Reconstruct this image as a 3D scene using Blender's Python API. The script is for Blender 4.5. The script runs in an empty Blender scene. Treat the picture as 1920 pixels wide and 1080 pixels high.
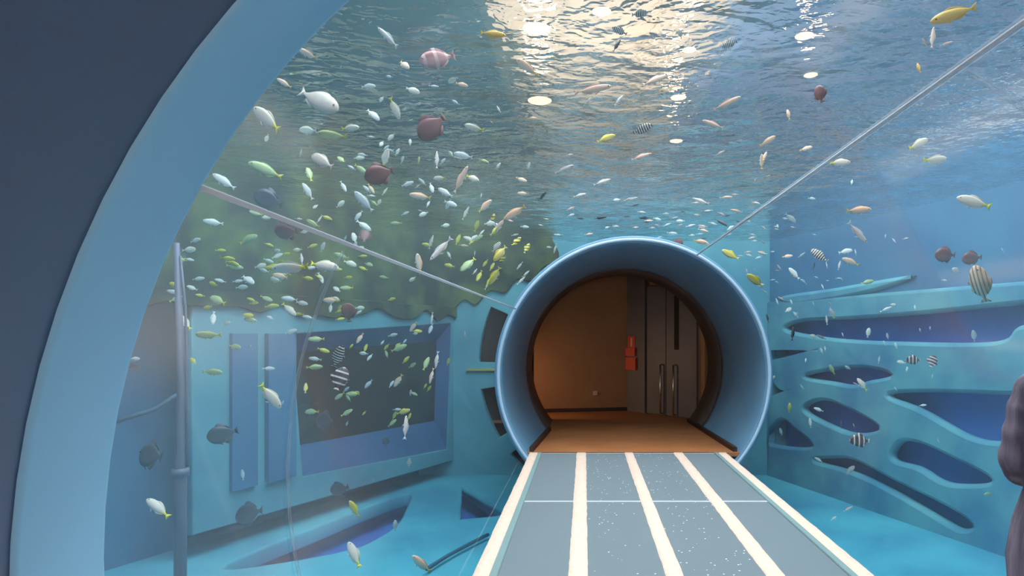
import bpy, bmesh, math, random
from mathutils import Vector, Matrix, noise
C = bpy.context.scene.collection
PI = math.pi
random.seed(11)
F = 1200.0; VX, VY = 1096.0, 629.0          # focal length in px, vanishing point of the tunnel
CZ = 1.478                                   # camera height over the walkway
R = 1.70; AX, AZ = 0.6205, 0.978             # tunnel radius and axis
Y0, Y1, YB = 1.43, 8.03, 10.9                # near collar edge, far portal lip, tank back wall
ZF, ZS = -0.9, 3.08                           # tank floor, water surface

def ray(px, py): return Vector(((px-VX)/F, 1.0, (VY-py)/F))
CAM = Vector((0, 0, CZ))

# ------------------------------------------------------------------ materials
def lin(c):
    return tuple(((x/255)/12.92 if x/255 <= .04045 else ((x/255+.055)/1.055)**2.4) for x in c)
def newmat(name):
    m = bpy.data.materials.new(name); m.use_nodes = True
    nt = m.node_tree; nt.nodes.clear()
    o = nt.nodes.new('ShaderNodeOutputMaterial')
    return m, nt, o
def N(nt, t, **kw):
    n = nt.nodes.new(t)
    for k, v in kw.items():
        if k in n.inputs: n.inputs[k].default_value = v
        else: setattr(n, k, v)
    return n
def pbr(name, col, rough=.5, metal=0., noise_s=None, col2=None, bump=0., spec=.5, coords='Object', stretch=(1,1,1), detail=4, ramp=(.35,.65), emit=None):
    m, nt, o = newmat(name)
    b = N(nt, 'ShaderNodeBsdfPrincipled'); L = nt.links
    b.inputs['Base Color'].default_value = (*col, 1); b.inputs['Roughness'].default_value = rough
    b.inputs['Metallic'].default_value = metal; b.inputs['Specular IOR Level'].default_value = spec
    L.new(b.outputs[0], o.inputs[0])
    if noise_s:
        tc = N(nt, 'ShaderNodeTexCoord'); mp = N(nt, 'ShaderNodeMapping'); mp.inputs['Scale'].default_value = stretch
        nz = N(nt, 'ShaderNodeTexNoise'); nz.inputs['Scale'].default_value = noise_s; nz.inputs['Detail'].default_value = detail
        L.new(tc.outputs[coords], mp.inputs[0]); L.new(mp.outputs[0], nz.inputs['Vector'])
        if col2:
            r = N(nt, 'ShaderNodeValToRGB'); r.color_ramp.elements[0].position = ramp[0]; r.color_ramp.elements[1].position = ramp[1]
            r.color_ramp.elements[0].color = (*col, 1); r.color_ramp.elements[1].color = (*col2, 1)
            L.new(nz.outputs['Fac'], r.inputs[0]); L.new(r.outputs[0], b.inputs['Base Color'])
        if bump:
            bp = N(nt, 'ShaderNodeBump'); bp.inputs['Strength'].default_value = bump; bp.inputs['Distance'].default_value = .03
            L.new(nz.outputs['Fac'], bp.inputs['Height']); L.new(bp.outputs[0], b.inputs['Normal'])
    if emit:
        b.inputs['Emission Color'].default_value = (*emit[0], 1); b.inputs['Emission Strength'].default_value = emit[1]
    return m

M = {}
M['lining_dark'] = pbr('dark_slate_paint', lin((104,106,130)), .6, noise_s=1.5, col2=lin((100,114,140)))
M['collar'] = pbr('pale_blue_paint', lin((150,206,238)), .45, noise_s=1.2, col2=lin((158,212,242)))
M['portal'] = pbr('portal_blue_paint', lin((104,148,176)), .36, noise_s=2, col2=lin((94,138,168)))
M['portal_lip'] = pbr('portal_lip_metal', lin((180,205,225)), .25)
M['lining_shaded'] = pbr('shaded_passage_lining', lin((96,80,72)), .5, noise_s=2, col2=lin((84,72,68)))  # portal's blue-grey lining again; its unlit inner end painted brown
M['teal'] = pbr('teal_painted_concrete', lin((72,142,164)), .75, noise_s=1.1, col2=lin((92,164,178)), bump=.25)
M['teal2'] = pbr('teal_mottled', lin((62,130,162)), .75, noise_s=1.6, col2=lin((98,168,180)), bump=.3)
M['blue'] = pbr('blue_painted_concrete', lin((58,122,158)), .75, noise_s=1.4, col2=lin((50,108,150)), bump=.2)
M['frameblue'] = pbr('frame_blue', lin((48,92,140)), .75, noise_s=1.4, col2=lin((40,80,128)))
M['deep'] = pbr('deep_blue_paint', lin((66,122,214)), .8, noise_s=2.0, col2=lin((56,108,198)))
M['floor_tank'] = pbr('tank_floor_cyan', lin((84,184,204)), .8, noise_s=.7, col2=lin((50,140,172)), bump=.2)
M['reflect_murk'] = pbr('green_reflection_murk', lin((26,44,36)), .9, noise_s=1.9, col2=lin((92,112,62)), bump=.8, detail=9, ramp=(.42,.68))  # dark hall reflection and green weed murk painted as wall colour
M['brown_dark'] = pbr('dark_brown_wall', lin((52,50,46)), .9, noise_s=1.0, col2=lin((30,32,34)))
M['pane_dark'] = pbr('dark_viewing_pane', lin((22,20,20)), .25, noise_s=1.6, col2=lin((44,36,30)))
M['strip'] = pbr('cream_grip_tape', lin((250,222,202)), .8, noise_s=30, col2=lin((240,210,188)), bump=.3)
M['joint'] = pbr('white_silicone', lin((225,225,230)), .4)
M['steel'] = pbr('brushed_steel', lin((200,196,190)), .25, metal=1)
M['tan'] = pbr('tan_wall', lin((178,128,88)), .8, noise_s=1.2, col2=lin((168,118,80)))
M['brownfloor'] = pbr('brown_vinyl_floor', lin((172,112,68)), .55, noise_s=2, col2=lin((156,100,60)))
M['skirt'] = pbr('dark_skirting', lin((58,36,26)), .6)
M['greydoor'] = pbr('grey_door_paint', lin((110,104,104)), .5, noise_s=1.2, col2=lin((98,92,96)))
M['black'] = pbr('black_gap', lin((16,14,14)), .7)
M['red'] = pbr('red_enamel', lin((206,70,50)), .4)
M['cream'] = pbr('cream_plastic', lin((226,208,190)), .4)
M['label'] = pbr('pale_label', lin((222,176,150)), .5)
M['hall_beige'] = pbr('beige_hall_ceiling', lin((232,214,190)), .9, noise_s=.5, col2=lin((206,196,180)))
M['hall_blue'] = pbr('blue_grey_hall_ceiling', lin((150,176,200)), .9, noise_s=.4, col2=lin((120,150,184)))
M['hall_dark'] = pbr('dark_hall_wall', lin((58,100,112)), .9, noise_s=.5, col2=lin((78,118,128)))
M['coat'] = pbr('mauve_grey_cloth', lin((120,106,120)), .9, noise_s=9, col2=lin((84,74,90)), bump=.6, stretch=(2.2,2.2,.22), ramp=(.4,.6))  # dark upright streaks put the shade of folds into the colour
M['trousers'] = pbr('dark_cloth', lin((44,46,58)), .9)
M['skin'] = pbr('skin', lin((214,164,136)), .5)
M['hair'] = pbr('black_hair', lin((28,22,22)), .4, noise_s=40, col2=lin((44,34,32)), stretch=(1,1,.05))
M['shoe'] = pbr('white_trainer', lin((210,208,204)), .6)
M['white'] = pbr('eye_white', lin((240,240,240)), .2)
M['eye'] = pbr('fish_eye', (.01,.01,.012), .1)
M['pipe'] = pbr('mauve_pipe', lin((112,116,136)), .5, noise_s=4, col2=lin((92,106,130)))
M['hose'] = pbr('dark_hose', lin((38,84,110)), .6)
M['yellow'] = pbr('yellow_bar', lin((180,176,80)), .5)
m, nt, o = newmat('lamp_glow'); e = N(nt, 'ShaderNodeEmission'); e.inputs[0].default_value = (1,.60,.34,1); e.inputs[1].default_value = 28; nt.links.new(e.outputs[0], o.inputs[0]); M['lamp'] = m

def acrylic(name, tint, refl, rough, haze=0., hazecol=(.5,.6,.7)):
    m, nt, o = newmat(name); L = nt.links
    t = N(nt, 'ShaderNodeBsdfTransparent'); t.inputs[0].default_value = (*tint, 1)
    g = N(nt, 'ShaderNodeBsdfGlossy'); g.inputs['Roughness'].default_value = rough
    fr = N(nt, 'ShaderNodeFresnel'); fr.inputs['IOR'].default_value = 1.35
    mu = N(nt, 'ShaderNodeMath', operation='MULTIPLY'); mu.inputs[1].default_value = refl
    L.new(fr.outputs[0], mu.inputs[0])
    mx = N(nt, 'ShaderNodeMixShader'); L.new(mu.outputs[0], mx.inputs[0]); L.new(t.outputs[0], mx.inputs[1]); L.new(g.outputs[0], mx.inputs[2])
    last = mx
    if haze:
        d = N(nt, 'ShaderNodeBsdfDiffuse'); d.inputs[0].default_value = (*hazecol, 1)
        m2 = N(nt, 'ShaderNodeMixShader'); m2.inputs[0].default_value = haze
        L.new(mx.outputs[0], m2.inputs[1]); L.new(d.outputs[0], m2.inputs[2]); last = m2
    L.new(last.outputs[0], o.inputs[0])
    return m, nt, last, o
M['acrylic'] = acrylic('acrylic', (.97,.985,.99), .14, .06)[0]
M['seam'] = acrylic('acrylic_seam', (.9,.94,.96), .6, .3, .75, (.9,.93,.98))[0]
M['seam_faint'] = acrylic('acrylic_seam_faint', (.98,.99,1), .3, .4, .09, (.9,.93,.98))[0]
# walkway glass: greyish, with small white specks
m, nt, last, o = acrylic('walkway_glass', (.55,.66,.70), 1.0, .14, .62, lin((134,148,154)))
L = nt.links
tc = N(nt, 'ShaderNodeTexCoord'); vo = N(nt, 'ShaderNodeTexVoronoi'); vo.inputs['Scale'].default_value = 20; vo.inputs['Randomness'].default_value = 1
lt = N(nt, 'ShaderNodeMath', operation='LESS_THAN'); lt.inputs[1].default_value = .12
L.new(tc.outputs['Object'], vo.inputs['Vector']); L.new(vo.outputs['Distance'], lt.inputs[0])
nz = N(nt, 'ShaderNodeTexNoise'); nz.inputs['Scale'].default_value = 3.0; gt = N(nt, 'ShaderNodeMath', operation='GREATER_THAN'); gt.inputs[1].default_value = .5
L.new(tc.outputs['Object'], nz.inputs['Vector']); L.new(nz.outputs['Fac'], gt.inputs[0])
am = N(nt, 'ShaderNodeMath', operation='MULTIPLY'); L.new(lt.outputs[0], am.inputs[0]); L.new(gt.outputs[0], am.inputs[1])
sp = N(nt, 'ShaderNodeBsdfDiffuse'); sp.inputs[0].default_value = (.9,.95,.95,1)
mx = N(nt, 'ShaderNodeMixShader'); L.new(am.outputs[0], mx.inputs[0]); L.new(last.outputs[0], mx.inputs[1]); L.new(sp.outputs[0], mx.inputs[2]); L.new(mx.outputs[0], o.inputs[0])
M['walk_speck'] = m
M['walk_glass'] = acrylic('walkway_glass_plain', (.55,.66,.70), 1.0, .14, .62, lin((134,148,154)))[0]
M['edge_glass'] = acrylic('walkway_edge_glass', (.8,.9,.9), .8, .15, .5, lin((176,208,206)))[0]

# water surface seen from below
m, nt, o = newmat('rippled_water_surface'); L = nt.links
tc = N(nt, 'ShaderNodeTexCoord'); mp = N(nt, 'ShaderNodeMapping'); mp.inputs['Scale'].default_value = (1, 1.3, 1)
L.new(tc.outputs['Object'], mp.inputs[0])
n1 = N(nt, 'ShaderNodeTexNoise'); n1.inputs['Scale'].default_value = 2.2; n1.inputs['Detail'].default_value = 3; n1.inputs['Distortion'].default_value = .6
n2 = N(nt, 'ShaderNodeTexNoise'); n2.inputs['Scale'].default_value = 9.; n2.inputs['Detail'].default_value = 2; n2.inputs['Distortion'].default_value = .4
ad = N(nt, 'ShaderNodeMath', operation='MULTIPLY_ADD'); ad.inputs[1].default_value = .28
L.new(mp.outputs[0], n1.inputs['Vector']); L.new(mp.outputs[0], n2.inputs['Vector'])
L.new(n2.outputs['Fac'], ad.inputs[0]); L.new(n1.outputs['Fac'], ad.inputs[2])
bp = N(nt, 'ShaderNodeBump'); bp.inputs['Strength'].default_value = 1.; bp.inputs['Distance'].default_value = .14
L.new(ad.outputs[0], bp.inputs['Height'])
gl = N(nt, 'ShaderNodeBsdfGlass'); gl.inputs['IOR'].default_value = 1.04; gl.inputs['Roughness'].default_value = .075
L.new(bp.outputs[0], gl.inputs['Normal'])
tr = N(nt, 'ShaderNodeBsdfTransparent'); tr.inputs[0].default_value = (.92,.96,.97,1)
mx = N(nt, 'ShaderNodeMixShader'); mx.inputs[0].default_value = .92
L.new(tr.outputs[0], mx.inputs[1]); L.new(gl.outputs[0], mx.inputs[2]); L.new(mx.outputs[0], o.inputs[0])
M['surface'] = m
# water body
m, nt, o = newmat('water_body'); L = nt.links
ab = N(nt, 'ShaderNodeVolumeAbsorption'); ab.inputs['Color'].default_value = (.3,.74,.84,1); ab.inputs['Density'].default_value = .06
sc = N(nt, 'ShaderNodeVolumeScatter'); sc.inputs['Color'].default_value = (.72,.9,.96,1); sc.inputs['Density'].default_value = .032; sc.inputs['Anisotropy'].default_value = .2
av = N(nt, 'ShaderNodeAddShader'); L.new(ab.outputs[0], av.inputs[0]); L.new(sc.outputs[0], av.inputs[1]); L.new(av.outputs[0], o.inputs['Volume'])
M['water'] = m

# ------------------------------------------------------------------ object helpers
def link(name, me, mats, parent=None, smooth=False):
    for mm in (mats if isinstance(mats, (list, tuple)) else [mats]): me.materials.append(mm)
    if smooth: me.polygons.foreach_set('use_smooth', [True]*len(me.polygons))
    o = bpy.data.objects.new(name, me); C.objects.link(o)
    if parent: o.parent = parent
    return o
def from_bm(name, bm, mats, parent=None, smooth=False):
    bmesh.ops.recalc_face_normals(bm, faces=bm.faces)
    me = bpy.data.meshes.new(name); bm.to_mesh(me); bm.free()
    return link(name, me, mats, parent, smooth)
def empty(name, loc=(0,0,0)):
    o = bpy.data.objects.new(name, None); o.location = loc; o.empty_display_size = .1; C.objects.link(o); return o
def tag(o, label=None, cat=None, group=None, kind=None):
    if label: o['label'] = label
    if cat: o['category'] = cat
    if group: o['group'] = group
    if kind: o['kind'] = kind
    return o
def struct(o, label=None): o['kind'] = 'structure'; return o
def add_box(bm, x0, x1, y0, y1, z0, z1, bev=0):
    r = bmesh.ops.create_cube(bm, size=1); vs = r['verts']
    bmesh.ops.scale(bm, verts=vs, vec=(x1-x0, y1-y0, z1-z0)); bmesh.ops.translate(bm, verts=vs, vec=((x0+x1)/2, (y0+y1)/2, (z0+z1)/2))
    if bev:
        es = list({e for v in vs for e in v.link_edges})
        bmesh.ops.bevel(bm, geom=es, offset=bev, segments=2, affect='EDGES')
    return vs
def box(name, x0, x1, y0, y1, z0, z1, mat, parent=None, bev=0):
    bm = bmesh.new(); add_box(bm, x0, x1, y0, y1, z0, z1, bev); return from_bm(name, bm, mat, parent)
def add_tube(bm, pts, rad, seg=12, cap=True):
    rings = []; u = None
    for i, p in enumerate(pts):
        p = Vector(p); a = Vector(pts[max(i-1,0)]); b = Vector(pts[min(i+1,len(pts)-1)])
        d = (b-a).normalized()
        if u is None: u = d.cross(Vector((0,0,1)) if abs(d.z) < .95 else Vector((1,0,0)))
        u = (u-d*u.dot(d)).normalized(); v = d.cross(u)
        rr = rad[i] if isinstance(rad, (list,tuple)) else rad
        rings.append([bm.verts.new(p + rr*(math.cos(t)*u+math.sin(t)*v)) for t in [2*PI*k/seg for k in range(seg)]])
    for a, b in zip(rings, rings[1:]):
        for k in range(seg): bm.faces.new((a[k], a[(k+1)%seg], b[(k+1)%seg], b[k]))
    if cap: bm.faces.new(rings[0][::-1]); bm.faces.new(rings[-1])
def tube(name, pts, rad, mat, parent=None, seg=12):
    bm = bmesh.new(); add_tube(bm, pts, rad, seg); return from_bm(name, bm, mat, parent, True)
def shell(name, prof, a0, a1, mat, parent=None, seg=96, closed=False, cx=AX, cz=AZ):
    """profile of (radius, y) swept about the tunnel axis from angle a0 to a1 (deg); closed joins last profile point to first"""
    bm = bmesh.new(); full = abs(a1-a0) >= 359.9
    n = seg if full else seg+1; cols = []
    for k in range(n):
        t = math.radians(a0+(a1-a0)*k/seg)
        cols.append([bm.verts.new((cx+r*math.cos(t), y, cz+r*math.sin(t))) for r, y in prof])
    m_ = len(prof)
    for k in range(seg):
        a = cols[k]; b = cols[(k+1) % n]
        for j in range(m_ if closed else m_-1):
            bm.faces.new((a[j], a[(j+1)%m_], b[(j+1)%m_], b[j]))
    if closed and not full: bm.faces.new(cols[0]); bm.faces.new(cols[-1][::-1])
    return from_bm(name, bm, mat, parent, True)
def smooth_poly(pts, sub=6):
    out = []; n = len(pts)
    for i in range(n):
        p0, p1, p2, p3 = pts[i-1], pts[i], pts[(i+1)%n], pts[(i+2)%n]
        for k in range(sub):
            t = k/sub
            out.append(tuple(.5*((2*p1[j])+(-p0[j]+p2[j])*t+(2*p0[j]-5*p1[j]+4*p2[j]-p3[j])*t*t+(-p0[j]+3*p1[j]-3*p2[j]+p3[j])*t**3) for j in (0,1)))
    return out
def holed_panel(name, outer, holes, thick, origin, u, v, mat, parent=None, bev=.02):
    """flat slab with openings; outer and holes are 2-D outlines in the (u, v) frame; front face at the origin plane, back at -n"""
    cu = bpy.data.curves.new(name, 'CURVE'); cu.dimensions = '2D'; cu.fill_mode = 'BOTH'
    cu.extrude = thick/2-bev; cu.bevel_depth = bev; cu.bevel_resolution = 1; cu.offset = -bev
    for poly in [outer]+holes:
        s = cu.splines.new('POLY'); s.points.add(len(poly)-1)
        for i, p in enumerate(poly): s.points[i].co = (p[0], p[1], 0, 1)
        s.use_cyclic_u = True
    tmp = bpy.data.objects.new('tmp', cu); C.objects.link(tmp)
    dg = bpy.context.evaluated_depsgraph_get(); me = bpy.data.meshes.new_from_object(tmp.evaluated_get(dg))
    bpy.data.objects.remove(tmp); bpy.data.curves.remove(cu)
    n = u.cross(v).normalized()
    mt = Matrix((( u.x, v.x, n.x, origin.x-n.x*thick/2), (u.y, v.y, n.y, origin.y-n.y*thick/2), (u.z, v.z, n.z, origin.z-n.z*thick/2), (0,0,0,1)))
    me.transform(mt); me.materials.clear()
    return link(name, me, mat, parent)
def on_plane(px, py, p0, n):
    d = ray(px, py); t = (p0-CAM).dot(n)/d.dot(n); return CAM+d*t

# ------------------------------------------------------------------ camera
cam = bpy.data.cameras.new('camera'); co = bpy.data.objects.new('camera', cam); C.objects.link(co)
co.location = CAM; co.rotation_euler = (PI/2, 0, 0)
cam.sensor_width = 36; cam.lens = 36*F/1920; cam.shift_x = (960-VX)/1920; cam.shift_y = (VY-540)/1920
cam.clip_start = .02; cam.clip_end = 200
bpy.context.scene.camera = co

# ------------------------------------------------------------------ tunnel shell
tunnel = struct(empty('wall_near', (AX, 0, 0)))
tunnel.location = (0,0,0)
shell('wall_lining', [(R+.005,-3.4),(R+.005,1.215),(R+.09,1.215),(R+.09,-3.4)], 0, 360, M['lining_dark'], tunnel, closed=True)
shell('collar', [(R-.004,1.218),(R,1.205),(R+.02,1.205),(R+.10,1.215),(R+.10,Y0+.02),(R+.012,Y0+.02),(R+.002,Y0+.01),(R-.004,Y0-.004)], 0, 360, M['collar'], tunnel, closed=True)
A_L, A_R = 150.7, 62.4                      # angles of the two long seams
w1 = struct(shell('window_1', [(R+.01,Y0),(R+.01,Y1+.05)], A_L, 262, M['acrylic']))
w2 = struct(shell('window_2', [(R+.01,Y0),(R+.01,Y1+.05)], A_R, A_L, M['acrylic']))
w3 = struct(shell('window_3', [(R+.01,Y0),(R+.01,Y1+.05)], -82, A_R, M['acrylic']))
def long_seam(a, w, mat, parent):
    d = math.degrees(w/R)/2
    shell('seam', [(R-.002,Y0),(R-.002,Y1),(R+.008,Y1),(R+.008,Y0)], a-d, a+d, mat, parent, seg=4, closed=True)
long_seam(A_L, .014, M['seam'], w1); long_seam(A_R, .034, M['seam_faint'], w3); long_seam(A_R, .010, M['seam'], w3)
shell('ring_seam', [(R+.0,2.33),(R+.0,2.342),(R+.008,2.342),(R+.008,2.33)], A_L+1, 235, M['seam_faint'], w1, seg=40, closed=True)
shell('ring_seam', [(R+.0,2.40),(R+.0,2.425),(R+.008,2.425),(R+.008,2.40)], -40, A_R-1, M['seam_faint'], w3, seg=40, closed=True)
# far portal: rounded lip, flared mouth, then the deeper passage lining
portal = struct(empty('wall_portal'))
RI = 1.545
shell('portal_tube', [(R-.02,Y1+.01),(R-.035,Y1+.06),(R-.05,Y1+.25),(R-.075,Y1+.9),(RI+.02,Y1+1.6),(RI,Y1+1.9),(RI,Y1+2.1),(R+.0,Y1+2.1),(R+.0,Y1+.03)], 0, 360, M['portal'], portal, closed=True)
shell('portal_lip', [(R+.005+.022*math.cos(t), Y1+.01+.022*math.sin(t)) for t in [2*PI*k/12 for k in range(12)]], 0, 360, M['portal_lip'], portal, closed=True)
shell('outer_flange', [(R+.01,Y1+.05),(R+.055,Y1+.05),(R+.06,Y1+.06),(R+.06,Y1+.12),(R+.01,Y1+.12)], 0, 360, M['portal'], portal, closed=True)
shell('outer_tube', [(R+.005,Y1+.1),(R+.02,Y1+.1),(R+.02,YB),(R+.005,YB)], 0, 360, M['portal'], portal, closed=True)
shell('shaded_passage_lining', [(RI,Y1+2.1),(RI-.01,Y1+3.15),(RI+.25,Y1+3.15),(RI+.25,Y1+2.1)], 0, 360, M['lining_shaded'], portal, closed=True)

# ------------------------------------------------------------------ walkway
floor = struct(empty('floor'))
XL, XR = -.69, 1.78
strips = [(-.69,-.585), (-.10,.02), (.50,.61), (1.115,1.235), (1.675,1.78)]
ys = [-.2+.02, 1.04, 3.37, 5.70, Y1]
rows = [(-3.3,-1.29),(-1.29,1.04),(1.04,3.37),(3.37,5.70),(5.70,8.03)]
xs = [(-.60,-.10),(.02,.50),(.61,1.115),(1.235,1.69)]
for (y0, y1) in rows:
    for i, (x0, x1) in enumerate(xs):
        box('glass_panel', x0-.03, x1+.03, y0+.006, y1-.006, -.03, 0, M['walk_speck'] if i in (1,2) else M['walk_glass'], floor, .003)
    box('panel_joint', XL+.02, XR-.02, y1-.018, y1+.018, -.02, .002, M['joint'], floor)
for i, (x0, x1) in enumerate(strips):
    bm = bmesh.new(); rnd = random.Random(i); n = 120; vs = []
    for k in range(n+1):
        y = -3.3+(Y1+3.3)*k/n; j0 = rnd.uniform(-.0025,.0025); j1 = rnd.uniform(-.0025,.0025)
        vs.append([bm.verts.new(p) for p in ((x0+j0,y,.001),(x0+j0+.008,y,.010),(x1+j1-.008,y,.010),(x1+j1,y,.001))])
    for a, b in zip(vs, vs[1:]):
        for q in range(3): bm.faces.new((a[q],a[q+1],b[q+1],b[q]))
    from_bm('grip_strip', bm, M['strip'], floor, True)
for s, x in ((1,-.585),(-1,1.675)):
    box('edge_rail', min(x,x+s*.05), max(x,x+s*.05), -3.3, Y1, -.05, .012, M['edge_glass'], floor, .004)
    box('edge_beam', min(x,x-s*.09), max(x,x-s*.09), -3.3, Y1, -.09, -.002, M['edge_glass'], floor, .004)
box('threshold', XL+.02, XR-.02, Y1, Y1+.05, -.04, .004, M['steel'], floor, .002)
bm = bmesh.new(); v = [bm.verts.new((x,y,z)) for z in (-.05,0) for x,y in ((-.73,Y1+.05),(1.97,Y1+.05),(1.80,Y1+1.9),(1.80,Y1+3.15),(-.56,Y1+3.15),(-.56,Y1+1.9))]
bm.faces.new(v[:6]); bm.faces.new(v[6:])
for k in range(6): bm.faces.new((v[k],v[(k+1)%6],v[6+(k+1)%6],v[6+k]))
from_bm('room_floor', bm, M['brownfloor'], floor)
box('room_floor', -4, 5, Y1+3.15, 16, -.05, 0, M['brownfloor'], floor)

# ------------------------------------------------------------------ room beyond the portal
def slab(name, a, b, z0, z1, th, mat, parent=None):
    a = Vector((a[0],a[1],0)); b = Vector((b[0],b[1],0)); d = (b-a).normalized(); n = Vector((-d.y, d.x, 0))*th
    bm = bmesh.new(); lo = [bm.verts.new((p.x,p.y,z0)) for p in (a,b,b+n,a+n)]; hi = [bm.verts.new((p.x,p.y,z1)) for p in (a,b,b+n,a+n)]
    bm.faces.new(lo); bm.faces.new(hi)
    for k in range(4): bm.faces.new((lo[k],lo[(k+1)%4],hi[(k+1)%4],hi[k]))
    return from_bm(name, bm, mat, parent)
corner = (.86, 12.60)
wa = struct(slab('wall_back', (-3.5, 11.75), corner, 0, 3.0, .12, M['tan']))
wb = struct(slab('wall_side', corner, (2.1, 10.2+.98), 0, 3.0, .12, M['tan']))
slab('skirting', (-3.5, 11.735), (corner[0], corner[1]-.015), 0, .07, .01, M['skirt'], wa)
struct(box('wall_room_left', -3.6, -3.5, 11.0, 14, 0, 3.0, M['tan']))
struct(box('ceiling', -4, 5, Y1+3.15, 16, 2.75, 2.85, M['brown_dark']))
struct(box('wall_room_front', -3.6, -1.2, Y1+3.15, Y1+3.25, 0, 2.8, M['brown_dark']))
struct(slab('trim_left', (-.70,Y1+.1), (-.57,Y1+1.9), 0, .06, -.05, M['skirt']))
struct(slab('trim_right', (1.94,Y1+.1), (1.80,Y1+2.9), 0, .06, .05, M['skirt']))
# doors on the side wall (plane through corner -> (2.1,11.18))
dv = (Vector((2.1,11.18))-Vector(corner)).normalized(); nv = Vector((dv.y, -dv.x))   # nv points into the room
if nv.dot(Vector((0,-1))) < 0: nv = -nv
def on_side(s, off, z): return Vector((corner[0]+dv.x*s+nv.x*off, corner[1]+dv.y*s+nv.y*off, z))
def side_slab(name, s0, s1, z0, z1, o0, o1, mat, parent=None):
    bm = bmesh.new()
    v = [bm.verts.new(on_side(s, of, z)) for z in (z0,z1) for s, of in ((s0,o0),(s1,o0),(s1,o1),(s0,o1))]
    bm.faces.new(v[:4]); bm.faces.new(v[4:])
    for k in range(4): bm.faces.new((v[k],v[(k+1)%4],v[4+(k+1)%4],v[4+k]))
    return from_bm(name, bm, mat, parent)
struct(side_slab('wall_grey_panel', .02, .44, 0, 2.75, .005, .05, M['greydoor']))
struct(side_slab('trim_1', .44, .52, 0, 2.75, .005, .08, M['greydoor']))
for k, (s0, s1) in enumerate(((.56,1.03),(1.05,1.75))):
    dr = struct(side_slab('door_%d' % (k+1), s0, s1, .01, 2.4, .01, .06, M['greydoor']))
    sh = .955 if k == 0 else 1.27
    bm = bmesh.new(); add_tube(bm, [on_side(sh,.065,.04), on_side(sh,.12,.04), on_side(sh,.12,.94), on_side(sh,.065,.94)], .016, 10)
    from_bm('door_handle', bm, M['steel'], dr, True)
    if k == 1: side_slab('vision_slot', 1.24, 1.35, 1.22, 2.2, .058, .064, M['black'], dr)
    side_slab('gap', s0-.012, s0, .0, 2.4, .012, .058, M['black'], dr)
# red sign / extinguisher bracket on the panel
sg = empty('fire_alarm_box', on_side(.14,.05,1.08)); tag(sg, 'small red fire call box in two tiers on the far grey wall panel', 'alarm')
def rel(o, p): 
    o.parent = p; o.matrix_parent_inverse = Matrix.Translation(-p.location); return o
rel(side_slab('lower_box', .02, .29, .81, 1.05, .05, .10, M['red']), sg)
rel(side_slab('upper_box', .02, .27, 1.08, 1.24, .05, .10, M['red']), sg)
rel(side_slab('back_plate', .05, .24, 1.24, 1.46, .05, .06, M['red']), sg)
rel(side_slab('pointer', .13, .17, 1.26, 1.43, .06, .065, M['label']), sg)
def on_back(px, py, off=.0):
    a = Vector((-3.5,11.75,0)); b = Vector((corner[0],corner[1],0)); d = (b-a).normalized(); n = Vector((d.y,-d.x,0))
    return on_plane(px, py, a+n*off, n), d, n
p, d, n = on_back(1116, 737, .01)
so = empty('wall_socket', p); tag(so, 'small cream wall socket low on the tan wall beyond the portal', 'socket')
bm = bmesh.new(); add_box(bm, -.04,.04,-.008,.008,-.04,.04,.004); s_ = from_bm('plate', bm, M['cream'], so)
bm = bmesh.new(); add_box(bm, -.012,.012,-.011,-.007,-.014,.014,.002); from_bm('switch', bm, M['label'], so)
so.rotation_euler[2] = math.atan2(d.y, d.x)

# ------------------------------------------------------------------ tank walls and floor
def LWx(y): return -7.17+.453*y
def RWx(y): return 3.1+.35*(YB-y)
# left wall frame: u from near to far
lu = Vector((.453,1,0)).normalized(); lv = Vector((0,0,1)); ln = lu.cross(lv).normalized()   # points +x
if ln.x < 0: ln = -ln
lp = Vector((LWx(0),0,0))
def left_uv(px, py):
    p = on_plane(px, py, lp+ln*.0, ln)-lp; return (p.dot(lu), p.z)
# base wall 12 cm behind the panel
def wall_plane(name, x0y0, x1y1, z0, z1, th, mat, parent=None): return slab(name, x0y0, x1y1, z0, z1, th, mat, parent)
lw = struct(empty('wall_left'))
ub = lambda y: y*math.sqrt(1+.453**2)
wl = slab('base_wall', (LWx(YB)-.55, YB+.2), (LWx(1.0)-.55, 1.0), ZF-.2, 1.9, -.1, M['blue'], lw)
slab('upper_wall', (LWx(YB)-.02, YB+.05), (LWx(1.0)-.02, 1.0), 1.82, ZS+.4, -.4, M['reflect_murk'], lw)
outer = [left_uv(360,1005), left_uv(862,860), left_uv(862,560)]
uA, uB = left_uv(360,1005)[0], left_uv(862,860)[0]
outer = [(uA, left_uv(360,1005)[1]), (uB, left_uv(862,860)[1]), (uB, 1.85), (uA, 1.85)]
hole = [left_uv(548,626), left_uv(846,606), left_uv(838,842), left_uv(568,893)]
def flip(poly): return poly
holed_panel('window_panel', outer, [hole], .16, lp+ln*.0, lu, lv, M['teal'], lw, .015)
# splayed reveal and dark pane
wn = struct(empty('window_4'))
inn = [left_uv(557,662), left_uv(838,640), left_uv(834,790), left_uv(567,840)]
def P(uv, off): q = lp+lu*uv[0]+lv*uv[1]+ln*off; return q
bm = bmesh.new(); a = [bm.verts.new(P(h, -.01)) for h in hole]; b = [bm.verts.new(P((h[0]*1.0, h[1]), -.22)) for h in inn]
for k in range(4): bm.faces.new((a[k],a[(k+1)%4],b[(k+1)%4],b[k]))
from_bm('window_frame', bm, M['frameblue'], wn)
bm = bmesh.new(); a = [bm.verts.new(P(h, -.215)) for h in inn]; b = [bm.verts.new(P(h, -.25)) for h in inn]
bm.faces.new(a); bm.faces.new(b[::-1])
for k in range(4): bm.faces.new((a[k],a[(k+1)%4],b[(k+1)%4],b[k]))
from_bm('pane', bm, M['pane_dark'], wn)
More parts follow.
